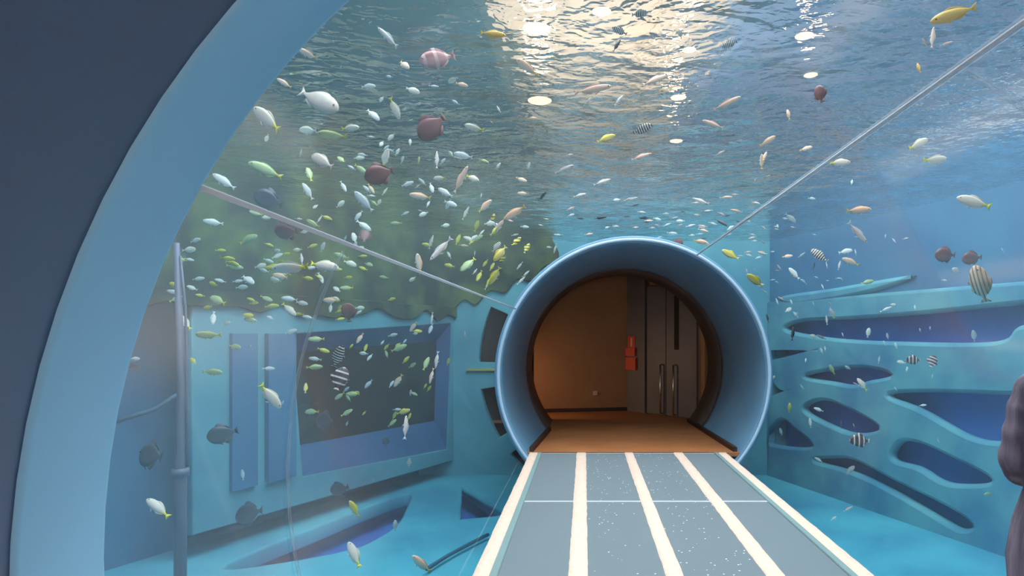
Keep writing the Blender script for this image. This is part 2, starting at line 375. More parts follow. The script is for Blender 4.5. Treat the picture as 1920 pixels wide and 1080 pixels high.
# pilasters left of the window
for (x0, x1, mt, off) in ((430,478,'blue',.05),(496,548,'blue',.07)):
    c0, c1 = left_uv(x0, 700)[0], left_uv(x1, 700)[0]
    bm = bmesh.new(); v = [bm.verts.new(P((u_, z_), o_)) for z_ in (-.25,1.5) for u_, o_ in ((c0,0),(c1,0),(c1,off),(c0,off))]
    bm.faces.new(v[:4]); bm.faces.new(v[4:])
    for k in range(4): bm.faces.new((v[k],v[(k+1)%4],v[4+(k+1)%4],v[4+k]))
    from_bm('pilaster', bm, M[mt], lw)
# right wall: decorated panel with rounded openings over a deep blue recess
ru = Vector((-.35,1,0)).normalized()*-1; rv = Vector((0,0,1)); rn = ru.cross(rv).normalized()
if rn.x > 0: rn = -rn; 
rp = Vector((RWx(YB), YB, 0))
ru2 = Vector((.35,-1,0)).normalized()
rn = Vector((-1,-.35,0)).normalized()
def right_uv(px, py):
    p = on_plane(px, py, rp, rn)-rp; return (p.dot(ru2), p.z)
rw = struct(empty('wall_right'))
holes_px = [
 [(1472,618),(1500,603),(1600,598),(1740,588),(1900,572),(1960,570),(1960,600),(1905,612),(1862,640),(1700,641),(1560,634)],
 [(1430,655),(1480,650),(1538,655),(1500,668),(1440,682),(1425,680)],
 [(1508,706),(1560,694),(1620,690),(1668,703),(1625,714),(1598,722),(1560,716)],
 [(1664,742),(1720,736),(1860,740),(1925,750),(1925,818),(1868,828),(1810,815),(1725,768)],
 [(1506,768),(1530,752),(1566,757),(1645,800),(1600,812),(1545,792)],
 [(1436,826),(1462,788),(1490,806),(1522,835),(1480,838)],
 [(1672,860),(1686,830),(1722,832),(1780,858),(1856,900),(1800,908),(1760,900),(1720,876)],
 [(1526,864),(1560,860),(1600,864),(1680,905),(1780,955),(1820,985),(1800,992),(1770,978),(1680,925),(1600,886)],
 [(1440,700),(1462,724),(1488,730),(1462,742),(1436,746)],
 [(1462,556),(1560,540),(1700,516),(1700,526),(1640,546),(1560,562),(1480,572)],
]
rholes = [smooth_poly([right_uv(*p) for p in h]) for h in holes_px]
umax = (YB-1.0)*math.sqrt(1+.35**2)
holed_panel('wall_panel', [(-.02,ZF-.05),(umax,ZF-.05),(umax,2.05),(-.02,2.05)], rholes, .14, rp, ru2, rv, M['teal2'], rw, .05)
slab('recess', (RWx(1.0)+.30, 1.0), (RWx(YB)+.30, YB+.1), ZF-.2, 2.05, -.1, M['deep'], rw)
slab('upper_wall', (RWx(1.0)+.02, 1.0), (RWx(YB)+.02, YB+.1), 2.0, ZS+.4, -.35, M['blue'], rw)
# back wall with ring-shaped slots round the tube
bw = struct(empty('wall_far'))
cw = (AX, AZ)
def arc_slot(r0, r1, a0, a1, n=14):
    o_ = [(cw[0]+r1*math.cos(math.radians(a0+(a1-a0)*k/n)), cw[1]+r1*math.sin(math.radians(a0+(a1-a0)*k/n))) for k in range(n+1)]
    i_ = [(cw[0]+r0*math.cos(math.radians(a1+(a0-a1)*k/n)), cw[1]+r0*math.sin(math.radians(a1+(a0-a1)*k/n))) for k in range(n+1)]
    return o_+i_
tubehole = [(cw[0]+(R+.02)*math.cos(2*PI*k/64), cw[1]+(R+.02)*math.sin(2*PI*k/64)) for k in range(64)]
slots = [arc_slot(1.98,2.42,156,179), arc_slot(1.98,2.42,190,211), arc_slot(1.98,2.42,219,228)]
xl, xr = LWx(YB)-.6, RWx(YB)+.5
holed_panel('wall_panel', [(xl,ZF-.1),(xr,ZF-.1),(xr,ZS+.4),(xl,ZS+.4)], [tubehole]+slots, .2, Vector((0,YB,0)), Vector((1,0,0)), Vector((0,0,1)), M['teal'], bw, .015)
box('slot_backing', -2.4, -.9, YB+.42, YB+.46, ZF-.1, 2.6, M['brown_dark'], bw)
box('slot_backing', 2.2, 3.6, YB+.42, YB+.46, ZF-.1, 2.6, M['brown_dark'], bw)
bm = bmesh.new(); add_box(bm, -2.0,-1.2,YB-.05,YB+.02,.88,.91); from_bm('yellow_bar', bm, M['yellow'], bw)
gp = smooth_poly([(-2.35,1.85),(-2.05,2.08),(-1.85,2.0),(-1.6,2.24),(-1.35,2.2),(-1.15,2.42),(-.9,2.4),(-.72,2.62),(-.45,2.78),(-.5,3.02),(-.8,3.3),(-2.0,3.36),(-2.4,3.3),(-2.42,2.4)],4)
holed_panel('reflection_murk_panel', gp, [], .05, Vector((0,YB-.05,0)), Vector((1,0,0)), Vector((0,0,1)), M['reflect_murk'], bw, .012)  # ragged sheet carrying the painted reflection murk towards the portal
ra = random.Random(8); us = [uA-2.5+(uB+2.5-uA-.12)*k/26 for k in range(27)]
gp = [(u_, 1.80+ra.uniform(-.10,.09)) for u_ in us]+[(us[-1], 2.0),(us[0], 2.0)]
holed_panel('reflection_murk_panel', gp[:0]+smooth_poly(gp[:27]+[(us[-1]+.01,1.95),(us[0]-.01,1.95)],3), [], .05, lp+ln*.055, lu, lv, M['reflect_murk'], lw, .012)  # uneven lower edge of the painted reflection murk, left wall
wnr = struct(box('wall_tank_front', LWx(1.4)-.8, AX-R-.05, 1.2, 1.42, ZF-.1, ZS+.4, M['blue']))
struct(box('wall_tank_front', AX+R+.05, RWx(1.4)+.8, 1.2, 1.42, ZF-.1, ZS+.4, M['blue']))
# tank floor with sunken dark hollows
fp = Vector((0,0,ZF)); fn = Vector((0,0,1))
def fl_uv(px, py): p = on_plane(px, py, fp, fn); return (p.x, p.y)
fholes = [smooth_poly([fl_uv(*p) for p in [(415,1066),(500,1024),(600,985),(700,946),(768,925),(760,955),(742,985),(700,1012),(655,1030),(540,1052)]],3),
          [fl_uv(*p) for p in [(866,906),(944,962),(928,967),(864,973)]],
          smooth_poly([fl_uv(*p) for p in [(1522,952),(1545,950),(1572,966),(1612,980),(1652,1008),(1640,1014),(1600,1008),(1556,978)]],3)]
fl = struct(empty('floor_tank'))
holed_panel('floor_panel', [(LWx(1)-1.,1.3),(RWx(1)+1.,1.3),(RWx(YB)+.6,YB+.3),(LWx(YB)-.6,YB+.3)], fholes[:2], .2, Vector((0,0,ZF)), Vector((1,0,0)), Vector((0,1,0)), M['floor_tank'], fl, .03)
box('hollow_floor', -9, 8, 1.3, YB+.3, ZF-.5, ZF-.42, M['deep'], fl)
# low kerb along the left wall foot
# vertical pipe and ladder-like rails at the left
p0 = on_plane(338, 700, Vector((0,5.0,0)), Vector((0,1,0)))
pp = empty('drain_pipe', (p0.x, p0.y, ZF)); tag(pp, 'tall mauve-grey pipe standing in the water left of the dark window', 'pipe')
tube('upright', [(0,0,.0),(0,0,1.3),(.01,0,2.0),(-.03,0,3.1)], [.045,.045,.028,.022], M['pipe'], pp)
tube('side_line', [(.05,0,1.35),(.055,0,1.9),(.04,0,2.6),(0,0,3.0)], .009, M['pipe'], pp)
tube('clamp', [(0,0,1.28),(0,0,1.34)], .062, M['pipe'], pp)
hh = tube('hose', [on_plane(x, y, Vector((0,yy,0)), Vector((0,1,0))) for x, y, yy in ((212,792,5.2),(250,780,5.3),(290,768,5.4),(330,742,5.5),(350,735,5.6))], .02, M['hose'])
tag(hh, 'thin dark hose sagging across the water at the far left', 'hose')
h2 = tube('hose', [Vector((x, y, ZF+.06)) for x, y in [fl_uv(*q) for q in ((800,1078),(840,1052),(880,1030),(915,1012))]], .02, M['hose'])
tag(h2, 'dark hose lying on the tank floor left of the walkway', 'hose')

# ------------------------------------------------------------------ water body and surface
bm = bmesh.new()
fpv = [(LWx(1.45)-.5,1.45),(RWx(1.45)+.4,1.45),(RWx(YB)+.4,YB+.35),(LWx(YB)-.5,YB+.35)]
lo = [bm.verts.new((x,y,ZF-.4)) for x,y in fpv]; hi = [bm.verts.new((x,y,ZS-.01)) for x,y in fpv]
bm.faces.new(lo[::-1]); bm.faces.new(hi)
for k in range(4): bm.faces.new((lo[k],lo[(k+1)%4],hi[(k+1)%4],hi[k]))
water = from_bm('water', bm, M['water'])
cb = bmesh.new(); add_tube(cb, [(AX,0,AZ),(AX,13,AZ)], R+.03, 96); cutter = from_bm('cut', cb, M['water'])
md = water.modifiers.new('b', 'BOOLEAN'); md.operation = 'DIFFERENCE'; md.object = cutter; md.solver = 'EXACT'
dg = bpy.context.evaluated_depsgraph_get(); me = bpy.data.meshes.new_from_object(water.evaluated_get(dg))
water.modifiers.clear(); water.data = me; bpy.data.objects.remove(cutter)
tag(water, 'clear blue-green water filling the tank round the tunnel', 'water', kind='stuff')
bm = bmesh.new(); nx, ny = 150, 150; grid = []
for j in range(ny+1):
    y = 1.3+(YB-1.2)*j/ny; row = []
    for i in range(nx+1):
        x0, x1 = LWx(y)-.1, RWx(y)+.1; x = x0+(x1-x0)*i/nx
        z = ZS+.035*noise.noise(Vector((x*.9,y*.9,1)))+.014*noise.noise(Vector((x*2.6,y*2.6,4)))
        row.append(bm.verts.new((x,y,z)))
    grid.append(row)
for j in range(ny):
    for i in range(nx): bm.faces.new((grid[j][i],grid[j][i+1],grid[j+1][i+1],grid[j+1][i]))
sf = from_bm('water_surface', bm, M['surface'], None, True)
tag(sf, 'rippled water surface overhead mirroring hall lamps', 'water', kind='stuff')

# ------------------------------------------------------------------ hall above the tank
struct(box('ceiling_hall', -2.1, 3.3, 9.0, 30, 8.0, 8.2, M['hall_beige']))
struct(box('ceiling_hall_right', 3.3, 16, 9.0, 30, 7.9, 8.2, M['hall_blue']))
struct(box('ceiling_hall_left', -16, -2.1, 7.0, 30, 7.6, 8.2, M['hall_dark']))
struct(box('wall_hall_back', -16, 16, 30, 30.2, 3.0, 8.2, M['hall_beige']))
struct(box('wall_hall_left', -9, -8.8, 2, 30, 3.0, 8.2, M['hall_dark']))
struct(box('trim_2', 1.55, 1.95, 9.0, 30, 7.75, 8.0, M['hall_beige']))
def lamp(x, y, r, z=7.95, lab=None):
    t = empty('ceiling_lamp', (x, y, z)); tag(t, lab, 'lamp', 'hall lamps above the water')
    bm = bmesh.new(); add_tube(bm, [(0,0,.04),(0,0,-.06)], [r*1.15,r*1.15], 20); from_bm('housing', bm, M['steel'], t, True)
    bm = bmesh.new(); add_tube(bm, [(0,0,-.055),(0,0,-.07)], [r,r*.9], 20); from_bm('diffuser', bm, M['lamp'], t, True)
for (px_, py_, r, lab) in ((1006,50,.30,'round hall lamp glowing through the ripples at upper left of centre'),
     (1012,186,.34,'round hall lamp glowing through the ripples below the upper left lamp'),
     (1272,180,.22,'warm hall lamp glinting through the ripples right of centre'),
     (1292,90,.16,'smaller hall lamp glinting high right of centre'),
     (1268,262,.22,'low warm hall lamp glinting above the far portal'),
     (1508,55,.20,'hall lamp glinting high on the right among white sparkles'),
     (1520,130,.17,'hall lamp glinting on the right below the high right lamp'),
     (1128,18,.20,'hall lamp glow at the top edge of the water')):
    yy = F*(7.93-CZ)/(VY-py_); x_ = (px_-VX)/F*yy
    if yy > 29: yy = 29; 
    lamp(x_, yy, r, 7.95 if x_ < 3.3 and x_ > -2.1 else (7.85 if x_ > 0 else 7.55), lab)

# ------------------------------------------------------------------ fish
def fish_mat(name, back, belly, tail=None, bars=None, lines=None, spots=0):
    """colour runs over the body in local coordinates: x from tail (-.5) to head (.5), z up"""
    m, nt, o = newmat(name); L = nt.links
    b = N(nt, 'ShaderNodeBsdfPrincipled'); b.inputs['Roughness'].default_value = .38; L.new(b.outputs[0], o.inputs[0])
    tc = N(nt, 'ShaderNodeTexCoord'); sx = N(nt, 'ShaderNodeSeparateXYZ'); L.new(tc.outputs['Object'], sx.inputs[0])
    mr = N(nt, 'ShaderNodeMapRange'); mr.inputs['From Min'].default_value = -.05; mr.inputs['From Max'].default_value = .08
    L.new(sx.outputs['Z'], mr.inputs['Value'])
    mx = N(nt, 'ShaderNodeMix', data_type='RGBA'); mx.inputs[6].default_value = (*lin(belly),1); mx.inputs[7].default_value = (*lin(back),1)
    L.new(mr.outputs[0], mx.inputs[0]); last = mx.outputs[2]
    if bars or lines:
        n, duty, col = bars or lines
        ax = sx.outputs['X'] if bars else sx.outputs['Z']
        mu = N(nt, 'ShaderNodeMath', operation='MULTIPLY'); mu.inputs[1].default_value = n; L.new(ax, mu.inputs[0])
        fr = N(nt, 'ShaderNodeMath', operation='FRACT'); L.new(mu.outputs[0], fr.inputs[0])
        lt = N(nt, 'ShaderNodeMath', operation='LESS_THAN'); lt.inputs[1].default_value = duty; L.new(fr.outputs[0], lt.inputs[0])
        m3 = N(nt, 'ShaderNodeMix', data_type='RGBA'); m3.inputs[7].default_value = (*lin(col),1)
        L.new(lt.outputs[0], m3.inputs[0]); L.new(last, m3.inputs[6]); last = m3.outputs[2]
    if tail:
        lt = N(nt, 'ShaderNodeMapRange'); lt.inputs['From Min'].default_value = -.30; lt.inputs['From Max'].default_value = -.22; lt.inputs['To Min'].default_value = 1; lt.inputs['To Max'].default_value = 0
        L.new(sx.outputs['X'], lt.inputs['Value'])
        m4 = N(nt, 'ShaderNodeMix', data_type='RGBA'); m4.inputs[7].default_value = (*lin(tail),1)
        L.new(lt.outputs[0], m4.inputs[0]); L.new(last, m4.inputs[6]); last = m4.outputs[2]
    L.new(last, b.inputs['Base Color'])
    return m
def fish_mesh(name, mat, h, w, tail_h, dors, anal, fork=.5, bend=0., pelvic=True, hump=0.):
    bm = bmesh.new()
    st = [(.5,.02,0),(.485,.22,0),(.45,.44,0),(.38,.70,.02),(.27,.92,.03),(.14,1.0,.02),(0,.95,0),(-.12,.78,0),(-.23,.50,0),(-.31,.26,0),(-.36,.17,0),(-.38,.15,0)]
    seg = 10; rings = []
    def by(x): return bend*((.5-x)**2)
    for x, s, up in st:
        hh = h*s; ww = w*min(1, s*1.15) if x > .3 else w*s**1.15
        rings.append([bm.verts.new((x, by(x)+ww*math.cos(t), hh*math.sin(t)*(1+hump*(math.sin(t) > 0)*(x > .1))+up*h)) for t in [2*PI*k/seg for k in range(seg)]])
    for a, b in zip(rings, rings[1:]):
        for k in range(seg): bm.faces.new((a[k],a[(k+1)%seg],b[(k+1)%seg],b[k]))
    bm.faces.new(rings[0][::-1]); bm.faces.new(rings[-1])
    def fin(pts, y0=0., side=None, th=.004):
        # thin two-sided fin from an (x, z) outline; follows the body's bend
        A = []; B = []
        for i, (x, z) in enumerate(pts):
            if side is None: A.append(bm.verts.new((x, by(x)-th, z))); B.append(bm.verts.new((x, by(x)+th, z)))
            else:
                yy = side*(w*.8+abs(z)*.9)
                A.append(bm.verts.new((x, by(x)+yy-th, z*.7))); B.append(bm.verts.new((x, by(x)+yy+th, z*.7)))
        n = len(A); bm.faces.new(A); bm.faces.new(B[::-1])
        for k in range(n): bm.faces.new((A[k],A[(k+1)%n],B[(k+1)%n],B[k]))
    th_ = tail_h
    fin([(-.36,.13*h),(-.42,th_*.55),(-.5,th_),(-.475,th_*.5),(-.5+.08*fork,0),(-.475,-th_*.5),(-.5,-th_),(-.42,-th_*.55),(-.36,-.13*h)])
    def top(x):  # body edge height
        for (xa,sa,_),(xb,sb,_) in zip(st, st[1:]):
            if xb <= x <= xa: return h*(sb+(sa-sb)*(x-xb)/(xa-xb))
        return h*.1
    xs_ = [.22,.14,.04,-.06,-.16,-.25]
    pr = [.35,.9,1.,.75,.5,.1]
    fin([(x, top(x)*.9) for x in xs_]+[(x-.02-dors*.15*(q<.9 and 1 or .6), top(x)*.9+dors*q) for x, q in zip(xs_[::-1], pr[::-1])])
    xa_ = [.0,-.08,-.16,-.25]; pa = [.5,1.,.6,.1]
    fin([(x, -top(x)*.9) for x in xa_]+[(x-.03-anal*.2, -top(x)*.9-anal*q) for x, q in zip(xa_[::-1], pa[::-1])])
    if pelvic: fin([(.16,-h*.9),(.10,-h*.93),(.03,-h*.95-.07),(.07,-h*.95-.06)])
    for s in (-1,1): fin([(.2,-.01),(.17,.025),(.06,.0),(.05,-.05),(.12,-.045)], side=s*.55)
    me_mat = [mat]
    for s in (-1,1):
        r = bmesh.ops.create_uvsphere(bm, u_segments=8, v_segments=6, radius=.018 if h < .3 else .02)
        bmesh.ops.translate(bm, verts=r['verts'], vec=(.40, by(.40)+s*w*.78, h*.18))
        for f in {f for v in r['verts'] for f in v.link_faces}: f.material_index = 1
    bmesh.ops.recalc_face_normals(bm, faces=bm.faces)
    me = bpy.data.meshes.new(name); bm.to_mesh(me); bm.free()
    me.materials.append(mat); me.materials.append(M['eye'])
    me.polygons.foreach_set('use_smooth', [True]*len(me.polygons))
    return me
KIND = {}   # kind -> (object name, describing words, category, [meshes])
def kind(k, nm, words, mat, *a, **kw):
    KIND[k] = (nm, words, 'fish', [fish_mesh(nm, mat, *a, bend=b, **kw) for b in (0., .16, -.16)])
fm = fish_mat
kind('slim', 'slender_fish', 'slender silver fish', fm('slender_silver',(214,216,214),(250,240,232)), .085,.06,.09,.05,.04)
kind('spink', 'slender_fish', 'slender pink-white fish', fm('slender_pink',(252,206,186),(255,232,214)), .085,.062,.08,.05,.04)
kind('dslim', 'dark_slender_fish', 'slender dark fish', fm('slender_dark',(50,66,80),(84,96,104)), .10,.06,.09,.05,.04)
kind('pale', 'pale_fish', 'pale silvery fish', fm('pale_silver',(206,220,220),(244,244,238)), .155,.085,.11,.05,.05)
kind('ytail', 'yellowtail_fish', 'pale fish with a yellow tail', fm('pale_yellowtail',(224,220,200),(250,236,222),tail=(232,226,60)), .16,.085,.12,.06,.05)
kind('peach', 'peach_fish', 'peach-pink fish', fm('peach',(252,204,168),(255,232,214),tail=(244,206,120)), .145,.08,.11,.05,.05)
kind('gold', 'golden_fish', 'golden orange fish', fm('gold',(255,214,110),(255,190,80),tail=(255,200,60)), .125,.075,.10,.05,.04)
kind('oval', 'oval_fish', 'pale oval fish', fm('oval_pale',(216,222,206),(244,240,226)), .22,.085,.12,.05,.05)
kind('green', 'olive_green_fish', 'olive green fish', fm('olive_green',(150,176,120),(176,196,150),tail=(190,190,70)), .16,.08,.11,.05,.05)
kind('yel', 'yellow_fish', 'yellow fish', fm('yellow_fish_skin',(222,212,84),(236,220,150)), .15,.08,.11,.06,.05)
kind('sgt', 'barred_fish', 'black-barred white fish', fm('barred_white',(226,226,214),(244,244,240),bars=(9,.42,(34,40,46))), .19,.08,.13,.07,.06)
kind('ystr', 'striped_yellow_fish', 'yellow fish with dark stripes', fm('striped_yellow',(226,206,70),(240,232,150),lines=(22,.4,(60,70,50))), .17,.08,.12,.08,.05)
kind('bat', 'batfish', 'dark round batfish', fm('batfish_dark',(42,60,80),(58,76,94)), .34,.09,.17,.13,.13,fork=.1)
kind('rbat', 'reddish_batfish', 'reddish brown round fish', fm('batfish_red',(112,66,70),(128,84,84)), .34,.10,.17,.13,.13,fork=.1)
kind('but', 'butterflyfish', 'dark butterflyfish with white bands', fm('butterfly_banded',(66,54,60),(84,72,74),bars=(4.2,.30,(232,226,220))), .31,.085,.15,.13,.12,fork=.2)
kind('sweet', 'sweetlips_fish', 'big tan fish with dark stripes', fm('sweetlips_striped',(196,156,124),(230,206,180),lines=(13,.34,(92,70,60))), .20,.10,.13,.07,.05,fork=.3)
kind('group', 'spotted_grouper', 'mottled pink-brown grouper', fm('grouper_pink',(150,96,98),(214,164,160),bars=(3.2,.3,(232,196,190))), .23,.12,.15,.09,.07,fork=.1)
kind('big', 'large_pale_fish', 'large dim pale fish', fm('large_pale',(176,170,158),(196,186,178)), .21,.11,.13,.06,.06)

def water_span(px, py):
    d = ray(px, py); a = d.x**2+d.z**2; bx = d.x; 
    # leave the tube: |(d.x*t-AX, CZ+d.z*t-AZ)| = R
    ox, oz = -AX, CZ-AZ; b = ox*d.x+oz*d.z; c = ox*ox+oz*oz-(R+.06)**2
    t0 = (-b+math.sqrt(b*b-a*c))/a if a > 1e-6 else 99
    t0 = max(t0, Y0+.15); t1 = YB-.25
    t1 = min(t1, (7.17-.35)/(.453-d.x) if d.x < .453 else 99)          # left wall
    if d.x+.35 > 0: t1 = min(t1, (3.1+.35*YB-.35)/(d.x+.35))
    if d.z > 0: t1 = min(t1, (ZS-.12-CZ)/d.z)
    if d.z < 0: t1 = min(t1, (ZF+.12-CZ)/d.z)
    return t0, t1
REAL = {'slim':.16,'spink':.17,'dslim':.12,'pale':.17,'ytail':.2,'peach':.18,'gold':.2,'oval':.15,'green':.18,'yel':.15,'sgt':.13,'ystr':.17,'bat':.26,'rbat':.22,'but':.2,'sweet':.34,'group':.3,'big':.4}
FISH = []
def place_fish(px, py, ln, ang, k, yaw=None):
    rnd = random.Random(int(px*7+py*13+ln))
    t0, t1 = water_span(px, py)
    if t1 < t0+.02: t1 = t0+.1; 
    s_real = REAL[k]*rnd.uniform(.85,1.15)
    t = F*s_real/ln; mar = .06+.5*ln*t0/F*0.5
    t = min(max(t, t0+min(.12, (t1-t0)*.3)), t1-min(.08,(t1-t0)*.2))
    L_ = ln*t/F
    p = CAM+ray(px, py)*t
    if yaw is None: yaw = rnd.uniform(-.45,.45)
    a = math.radians(ang); L_ /= max(.6, math.cos(yaw))
    L_ = min(L_, .75)
    h = Vector((math.cos(a)*math.cos(yaw), math.sin(yaw), math.sin(a)*math.cos(yaw)))
    view = ray(px, py).normalized()
    up = h.cross(view); 
    if up.z < 0 or (abs(up.z) < .15 and up.x < 0): up = -up
    up = up.normalized(); roll = rnd.uniform(-.35,.35)
    side = up.cross(h).normalized(); up = (up*math.cos(roll)+side*math.sin(roll)).normalized(); side = up.cross(h).normalized()
    up = h.cross(side).normalized()
    mt = Matrix(((h.x,side.x,up.x,p.x),(h.y,side.y,up.y,p.y),(h.z,side.z,up.z,p.z),(0,0,0,1)))
    nm, words, cat, meshes = KIND[k]
    o = bpy.data.objects.new(nm, meshes[rnd.randrange(3)]); C.objects.link(o)
    o.matrix_world = mt @ Matrix.Scale(L_, 4)
    FISH.append((px, py, ln, ang % 360, k, o)); return o
DATA = """
924 64 48 0 gold;820 110 66 200 group;729 71 58 137 slim;757 120 34 -45 peach;690 162 30 0 pale;774 169 26 -20 oval;849 150 20 200 oval;866 158 22 -10 peach
699 214 36 -45 pale;740 203 38 -70 ytail;808 239 60 215 rbat;889 240 36 165 ytail;922 229 8 140 spink;935 205 16 120 slim;576 101 38 150 peach;533 156 26 150 peach
598 189 88 -28 big;503 224 72 140 ytail;578 244 32 180 oval;622 254 52 175 green;657 240 36 0 ytail;680 290 18 180 pale;722 296 36 65 ytail;769 267 13 90 oval
819 300 34 90 slim;869 292 34 172 pale;1199 25 32 8 sgt;1162 58 30 160 sgt;1157 84 28 60 dslim;1275 63 18 100 sgt;1368 83 28 195 sgt;989 126 46 150 peach
1112 167 72 12 spink;1229 150 58 27 spink;1364 194 56 27 spink;1337 233 44 165 spink;1204 242 38 18 sgt;1136 260 38 22 yel;998 222 18 0 peach;1202 294 42 20 spink
1101 191 20 40 slim;1161 187 26 52 slim;1440 265 34 35 peach;1788 27 88 197 gold;1774 82 24 15 spink;1722 127 20 95 gold;1748 72 42 85 spink;1734 80 20 140 spink
1537 176 32 100 rbat;1478 214 20 95 peach;1512 278 25 15 peach;1722 270 46 27 ytail;1756 300 48 8 ytail;1434 293 18 70 peach;1574 305 38 0 ytail;1610 394 44 2 peach
1826 379 60 160 ytail;1607 436 56 -45 slim;1382 396 28 172 spink;1361 370 24 2 spink;1313 377 34 165 slim;1352 416 28 -35 dslim;1416 339 16 60 dslim;1429 303 26 100 peach
1482 408 28 -40 pale;1536 478 34 140 sgt;1587 471 28 10 pale;1595 491 36 160 peach;1574 497 18 75 slim;1476 481 22 10 peach;1429 474 18 170 peach;1405 479 13 160 pale
1369 478 36 150 ystr;1313 453 26 -15 peach;1319 432 22 -15 spink;1318 424 18 170 spink;1416 526 40 145 ystr;1526 499 15 85 dslim;1772 478 40 180 rbat;1822 484 36 185 rbat
1794 507 20 160 oval;1838 535 80 113 sweet;1626 529 24 12 green;1489 513 28 128 pale;1560 587 20 125 ytail;1550 600 18 100 slim;1662 579 24 20 slim;1674 571 12 0 oval
1457 565 13 110 slim;1478 581 15 30 oval;1439 597 17 105 dslim;1486 626 26 90 dslim;1526 631 16 160 oval;1540 632 18 150 dslim;1628 624 19 80 oval;1826 630 24 112 pale
1597 342 12 70 pale;1560 693 22 120 green;1617 721 28 125 ytail;1605 720 12 150 spink;1712 675 24 180 but;1748 678 26 60 but;1648 674 14 90 slim;1535 768 18 160 pale
1519 793 18 92 pale;1450 708 9 60 oval;1480 765 20 92 yel;1464 809 15 110 pale;1577 796 16 90 dslim;1611 826 36 178 but;1730 760 13 10 pale;1594 881 22 45 sgt
1590 954 20 30 spink;1563 972 13 30 pale;1535 862 16 150 pale;1854 927 22 180 green;1690 679 14 170 oval;1664 630 12 110 pale;1492 590 14 130 pale;1590 690 16 150 pale
507 743 56 -58 ytail;417 815 50 192 bat;283 854 62 180 bat;467 963 56 195 bat;637 917 38 195 bat;295 951 54 148 ytail;455 890 20 95 pale;664 954 36 112 yel
664 1040 52 118 ytail;790 1058 48 132 peach;767 868 18 88 sgt;741 985 20 95 sgt;723 828 18 90 bat;761 801 42 95 slim;757 772 26 18 ystr;700 900 8 90 slim
634 668 46 62 sgt;638 710 44 75 but;675 634 22 240 peach;737 628 18 10 pale;775 612 24 235 peach;808 616 20 250 pale;810 597 22 255 slim;682 663 15 170 oval
573 728 20 95 yel;691 720 22 230 pale;747 713 30 235 peach;809 705 30 255 spink;799 682 26 72 green;773 685 18 30 green;819 675 32 258 slim;636 743 22 215 green
662 739 28 180 green;653 747 15 120 green;776 738 15 -30 green;748 653 30 25 green;725 664 15 110 green;590 688 28 0 green;591 673 22 170 pale;650 774 24 30 green
583 772 28 185 green;735 793 20 40 green;612 789 44 182 bat;872 628 16 92 slim;653 586 36 90 rbat;618 563 30 178 peach;620 577 18 -95 pale;593 636 28 178 green
676 317 28 -35 green;644 350 22 -60 pale;712 327 54 200 rbat;764 345 24 20 pale;824 334 25 178 ytail;864 337 58 62 spink;907 302 20 -20 green;935 312 14 60 slim
886 334 28 -25 ytail;809 352 22 -70 pale;696 354 20 -60 peach;682 378 44 130 pale;672 404 22 230 pale;682 423 32 -35 pale;788 368 38 174 peach;835 361 32 150 pale
846 382 26 -25 pale;909 386 34 40 peach;873 400 28 62 slim;918 419 20 5 oval;965 398 46 215 peach;938 421 32 230 spink;742 419 22 180 green;664 446 22 110 oval;684 443 28 90 rbat;808 454 28 70 slim
826 468 54 232 slim;785 494 36 92 peach;879 448 22 160 ytail;896 447 22 35 green;842 478 15 120 pale;877 496 36 225 green;931 463 24 50 sgt;938 475 38 232 ystr
928 516 40 236 yel;890 475 11 80 slim;420 340 42 145 pale;498 318 56 160 green;400 417 32 170 pale;577 358 34 122 pale;503 374 50 160 bat;538 433 48 185 rbat
587 419 26 150 green;464 449 42 20 green;545 502 66 185 ytail;607 497 58 -12 ytail;527 518 36 170 peach;605 463 20 60 pale;464 523 36 -32 pale;601 521 24 -60 pale
566 486 24 100 slim;408 563 40 160 green;400 596 26 -80 pale;423 606 22 10 pale;565 568 26 -10 pale;543 581 34 -40 ytail;389 628 46 178 green;545 622 24 20 pale
347 604 36 130 ytail;504 691 22 0 pale;400 697 36 -5 green;252 673 24 0 pale;250 688 20 10 rbat;604 302 50 150 big;505 376 12 0 pale;580 325 30 120 green
1058 317 38 15 slim;1130 341 34 24 slim;978 337 22 -20 peach;980 363 22 175 peach;1017 368 24 45 dslim;1126 408 24 5 dslim;1174 406 15 0 dslim;1165 412 15 0 dslim
1191 384 16 20 dslim;934 311 14 50 pale;991 311 14 70 pale;1208 409 20 180 dslim;1260 437 20 -5 slim;1295 423 18 12 slim;1336 419 18 -15 slim;1317 427 16 170 spink
1319 455 24 -12 peach;1271 454 20 -20 rbat;1350 287 18 25 slim;1068 290 14 0 slim;1087 366 26 20 slim;1183 374 26 12 slim;1307 403 12 170 slim;1249 400 12 0 slim
1305 380 14 0 slim;1417 380 16 -15 spink;1402 413 12 -35 slim;1550 497 12 100 slim;1503 478 14 40 slim;1440 330 10 30 spink;1236 445 12 10 slim;1206 445 14 170 spink
745 285 16 60 pale;785 300 14 80 green;640 300 24 140 green;700 380 18 -40 green;760 400 16 20 pale;640 480 26 160 green;690 495 22 -20 green;720 520 18 170 green
650 540 22 180 green;480 400 26 160 green;440 500 28 -10 green;360 540 24 160 pale;330 560 22 30 green;500 560 24 -20 green;470 600 26 170 green;440 650 28 -8 green;520 480 20 30 pale
"""
for rec in DATA.replace('\n', ';').split(';'):
    if rec.strip():
        a, b, c, d, k = rec.split(); place_fish(float(a), float(b), float(c), float(d), k)
nhand = len(FISH)
